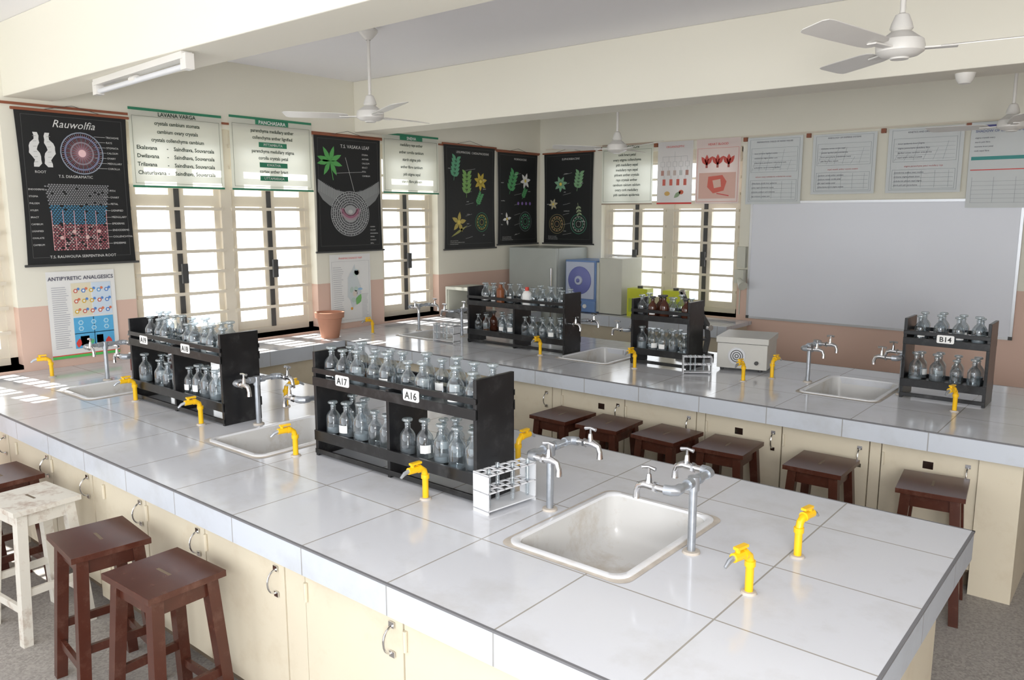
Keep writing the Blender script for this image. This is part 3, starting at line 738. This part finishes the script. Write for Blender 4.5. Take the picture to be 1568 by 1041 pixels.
        for k in range(6): A.line(w*(.1+.13*k),h*.50,w*(.16+.13*k),h*r.uniform(.6,.82),gc,.002)
        for j in range(5): A.line(w*.1,h*(.52+.06*j),w*.9,h*(.52+.06*j),gc,.0015)
        for k in range(5): A.line(w*(.12+.18*k),h*.08,w*(.12+.18*k),h*.34,gc,.002)
        for j in range(4): A.rect(w*.1,h*(.10+.065*j),w*.9,h*(.10+.065*j)+.002,gc); text(e,words(r,4),w*.11,h*(.11+.065*j),.018,T,z=.004)
        for j in range(4): text(e,words(r,4),w*.14,h*(.54+.07*j),.019,T,z=.004)
    elif kind=='shadow':
        text(e,title,w*.06,h*.88,.030,col((.02,.05,.25)),z=.004); A.rect(w*.03,h*.94,w*.97,h*.965,(.1,.1,.3)); A.rect(w*.03,h*.56,w*.97,h*.60,(.05,.30,.28)); A.rect(w*.03,h*.44,w*.97,h*.45,RED)
        for j in range(4): text(e,words(r,3),w*.06,h*(.66+.05*j),.018,T,z=.004)
        for j in range(6): A.rect(w*.06,h*(.06+.05*j),w*.94,h*(.06+.05*j)+.002,(.35,.37,.4))
        for k in range(4): A.rect(w*(.06+.28*k),h*.06,w*(.06+.28*k)+.002,h*.36,(.35,.37,.4))
    obj('printed_art',A.mesh('art',False),parent=e)
paperchart('L',2.22,2.70,.90,1.54,'anal','ANTIPYRETIC ANALGESICS',21)
paperchart('L',4.72,5.22,.90,1.57,'map','PHARMACOGNOSY MAP',22)
paperchart('B',-4.52,-4.09,2.07,2.75,'org','ORGANOLEPTIC',23,off=.02,bg=(.76,.74,.73))
paperchart('B',-4.05,-3.55,2.07,2.75,'red','HEART BLOOD',24,off=.02,bg=(.82,.70,.66))
G1=(.66,.69,.69)
paperchart('B',-3.47,-2.90,2.06,2.73,'grid','PREPARATION TABLES OF INDEX VALUES',25,off=.03,bg=G1)
paperchart('B',-2.80,-2.21,2.15,2.72,'grid','RHEOLOGY OF DISPERSE SYSTEMS',26,off=.03,bg=G1)
paperchart('B',-2.11,-1.49,2.15,2.73,'grid','KINETICS AND DRUG STABILITY',27,off=.03,bg=G1)
paperchart('B',-1.44,-.85,2.01,2.74,'shadow','SHADOW OF BIOLOGICALS',28,off=.03,bg=G1)

mb=MB()
mb.box(WX,WX+.012,2.0,8.0,2.695,2.712,WOODROD); obj('trim_3',mb.mesh('rail1',False))
mb=MB(); mb.box(-6.1,.6,BY-.014,BY,2.745,2.760,FRAMEM)
for x in (-5.3,-4.55,-3.5,-2.85,-2.16,-1.46): mb.box(x-.02,x+.02,BY-.03,BY,2.70,2.74,WOODROD)
obj('trim_4',mb.mesh('rail2',False))

# whiteboard
WB=mat('board_white',(.77,.79,.85),.2,var=.02,scale=1.5)
ALU=mat('aluminium',(.62,.63,.65),.35,metal=.8)
e=empty('whiteboard',(-3.41,BY-.004,.87))
mb=MB(); w,h=2.42,1.22
mb.box(.02,w-.02,-.016,0,.02,h-.02,WB)
mb.box(0,w,-.022,0,0,.022,ALU); mb.box(0,w,-.022,0,h-.022,h,ALU); mb.box(0,.022,-.022,0,0,h,ALU); mb.box(w-.022,w,-.022,0,0,h,ALU)
for x in (0,w-.03):
    for z in (0,h-.03): mb.box(x,x+.03,-.025,0,z,z+.03,DARKM)
obj('board',mb.mesh('wb',False),parent=e)

# ------------------------------------------------------------------ far equipment
STEEL=mat('fridge_grey',(.44,.47,.44),.4); BLUE=mat('equip_blue',(.16,.27,.52),.35); DBLUE=mat('equip_violet',(.16,.18,.45),.35); LIL=mat('equip_lilac',(.50,.55,.68),.35); BEIGE=mat('equip_beige',(.60,.60,.52),.45)
mb=MB(); mb.box(-6.15,-5.44,7.40,7.98,.04,1.57,STEEL); mb.box(-6.15,-5.44,7.35,7.395,.06,.95,STEEL); mb.box(-6.15,-5.44,7.35,7.395,.97,1.57,STEEL); mb.box(-5.50,-5.48,7.31,7.35,1.05,1.35,CHROME); mb.box(-5.50,-5.48,7.31,7.35,.55,.85,CHROME)
for x in (-6.1,-5.5): mb.box(x,x+.05,7.45,7.5,0,.04,DARKM)
obj('refrigerator',mb.mesh('fr',False),bevel=.01)
mb=MB(); mb.box(-5.40,-4.98,7.48,7.9,.845,1.44,BLUE); mb.box(-4.96,-4.66,7.52,7.95,.845,1.47,BEIGE); mb.box(-4.99,-4.95,7.5,7.9,.86,1.42,BEIGE)
mb.box(-5.41,-4.97,7.45,7.48,.855,.98,BLUE); mb.box(-5.385,-4.995,7.465,7.48,1.0,1.42,LIL)
RM=Matrix.Translation((-5.19,7.46,1.21))@Matrix.Rotation(pi/2,4,'X')
mb.lathe([(.001,.02),(.04,.022),(.05,.015),(.12,.012),(.16,.0),(.16,-.01)],(0,0,0),DBLUE,28,T=RM)
mb.lathe([(.001,.032),(.050,.030),(.055,.012)],(0,0,0),LIL,16,T=RM); mb.lathe([(.001,.040),(.022,.038),(.025,.03)],(0,0,0),DBLUE,16,T=RM)
for x in (-5.30,-5.1): mb.cyl((x,7.45,.92),(x,7.43,.92),.025,LABELM,12)
obj('laboratory_oven',mb.mesh('oven'),bevel=.006)
mb=MB(); 
mb.box(-6.05,-5.68,6.15,6.55,.842,.90,DARKM); mb.box(-6.05,-5.68,6.15,6.55,1.15,1.18,BEIGE)
for x in (-6.05,-5.70):
    for y in (6.15,6.53): mb.box(x,x+.02,y,y+.02,.9,1.15,BEIGE)
mb.box(-6.03,-6.02,6.17,6.53,.9,1.15,BEIGE); mb.cyl((-5.86,6.35,.9),(-5.86,6.35,.94),.06,CHROME,16); mb.cyl((-5.86,6.35,.9),(-5.86,6.35,1.08),.008,CHROME,8)
obj('analytical_balance',mb.mesh('bal'))
e=empty('electric_centrifuge',(-2.45,5.27,CT+.001),(0,0,radians(12)))
GB=mat('box_greige',(.56,.55,.51),.4)
mb=MB(); mb.box(0,.35,.0,.38,.02,.20,GB); mb.box(-.008,.358,-.008,.388,.202,.245,GB); mb.box(.0,.35,0,.38,.197,.203,DARKM)
for x in (.03,.30):
    for y in (.04,.33): mb.cyl((x,y,0),(x,y,.02),.015,DARKM,10)
RM=Matrix.Translation((.14,0,.11))@Matrix.Rotation(pi/2,4,'X')
mb.lathe([(.062,0),(.062,.006),(.055,.006),(.055,.002)],(0,0,0),PLW,24,T=RM)
for q in (.045,.03,.015): mb.lathe([(q,.004),(q-.006,.004)],(0,0,0),DARKM,20,T=RM)
mb.lathe([(.055,.001),(.001,.001)],(0,0,0),PLW,20,T=RM)
mb.cyl((.28,0,.07),(.28,-.02,.07),.014,DARKM,12)
obj('body',mb.mesh('cbox'),parent=e,bevel=.004)
e=empty('microscope',(-2.80,5.62,CT),(0,0,radians(-30))); e.scale=(1.15,1.15,1.18)
mb=MB(); mb.box(-.08,.08,-.10,.10,0,.03,DARKM); mb.tube([(0,.08,.03),(0,.10,.12),(0,.09,.22),(0,.03,.30)],.02,DARKM,10); mb.box(-.06,.06,-.07,.05,.12,.135,DARKM)
mb.cyl((0,-.01,.16),(0,-.03,.30),.018,DARKM,12); mb.cyl((0,-.03,.28),(0,-.11,.43),.016,DARKM,12); mb.cyl((0,-.108,.425),(0,-.12,.45),.02,CHROME,12)
for s in (-1,1): mb.cyl((s*.02,.09,.2),(s*.045,.09,.2),.02,CHROME,12)
obj('body',mb.mesh('mic'),parent=e)
TER=mat('terracotta',(.46,.22,.14),.7,var=.15); SOIL=mat('soil',(.08,.05,.03),.9)
mb=MB(); mb.lathe([(.001,0),(.080,0),(.112,.18),(.130,.185),(.134,.235),(.118,.237),(.108,.19),(.001,.19)],(0,0,0),TER,24); mb.lathe([(.109,.195),(.001,.20)],(0,0,0),SOIL,24)
obj('terracotta_pot',mb.mesh('pot'),(-5.85,4.44,CT))
mb=MB(); mb.box(-.12,.12,-.09,.09,0,.12,mat('carton_red',(.16,.04,.03),.5)); mb.box(-.10,.10,-.092,-.09,.03,.09,LABELM); mb.box(-.125,.125,-.095,.095,.12,.13,LABELM); obj('chemical_carton',mb.mesh('carton',False),(-5.62,2.68,CT),.4)
YT=mat('tin_yellow',(.62,.66,.03),.4)
for (x,y) in ((-4.48,7.62),(-4.04,7.62)):
    mb=MB(); mb.box(-.12,.12,-.08,.08,0,.31,YT); mb.box(-.10,.10,-.085,-.08,.05,.2,mat('tin_panel',(.40,.50,.05),.4)); mb.cyl((0,0,.31),(0,0,.335),.03,DARKM,12); obj('yellow_tin',mb.mesh('tin',False),(x,y,CT),.1)
mb=MB(); mb.box(-3.52,-3.43,BY-.06,BY-.001,1.40,1.62,BEIGE); mb.box(-3.525,-3.425,BY-.10,BY-.001,1.24,1.38,BEIGE); mb.cyl((-3.46,BY-.12,1.28),(-3.38,BY-.20,1.22),.022,BEIGE,12,.05); mb.box(-3.50,-3.49,BY-.012,BY-.001,.9,1.25,BEIGE)
obj('switch_box',mb.mesh('swb',False))

# ------------------------------------------------------------------ light
w=bpy.data.worlds.new('World'); scene.world=w; w.use_nodes=True
bg=w.node_tree.nodes['Background']; bg.inputs[0].default_value=(.94,.97,1,1); bg.inputs[1].default_value=2.6
s=bpy.data.lights.new('sun','SUN'); s.energy=12; s.angle=radians(.6); s.color=(1,.97,.90)
so=obj('sun',s); so.rotation_euler=Vector((.58,.08,-.80)).to_track_quat('-Z','Y').to_euler()
a=bpy.data.lights.new('fill_lamp','AREA'); a.energy=125; a.size=1.2; a.color=(1,.99,.98)  # soft fill light added behind the camera, aimed upward to brighten room and ceiling
ao=obj('fill_lamp',a,(1.0,-1.0,1.95)); ao.rotation_euler=Vector((-.62,.75,.40)).to_track_quat('-Z','Y').to_euler()

cam=bpy.data.cameras.new('camera'); co=obj('camera',cam,(0,0,1.94)); co.rotation_euler=(radians(90-8.93),0,radians(39.7))
cam.lens=27.76; cam.sensor_width=36; cam.clip_start=.05
scene.camera=co
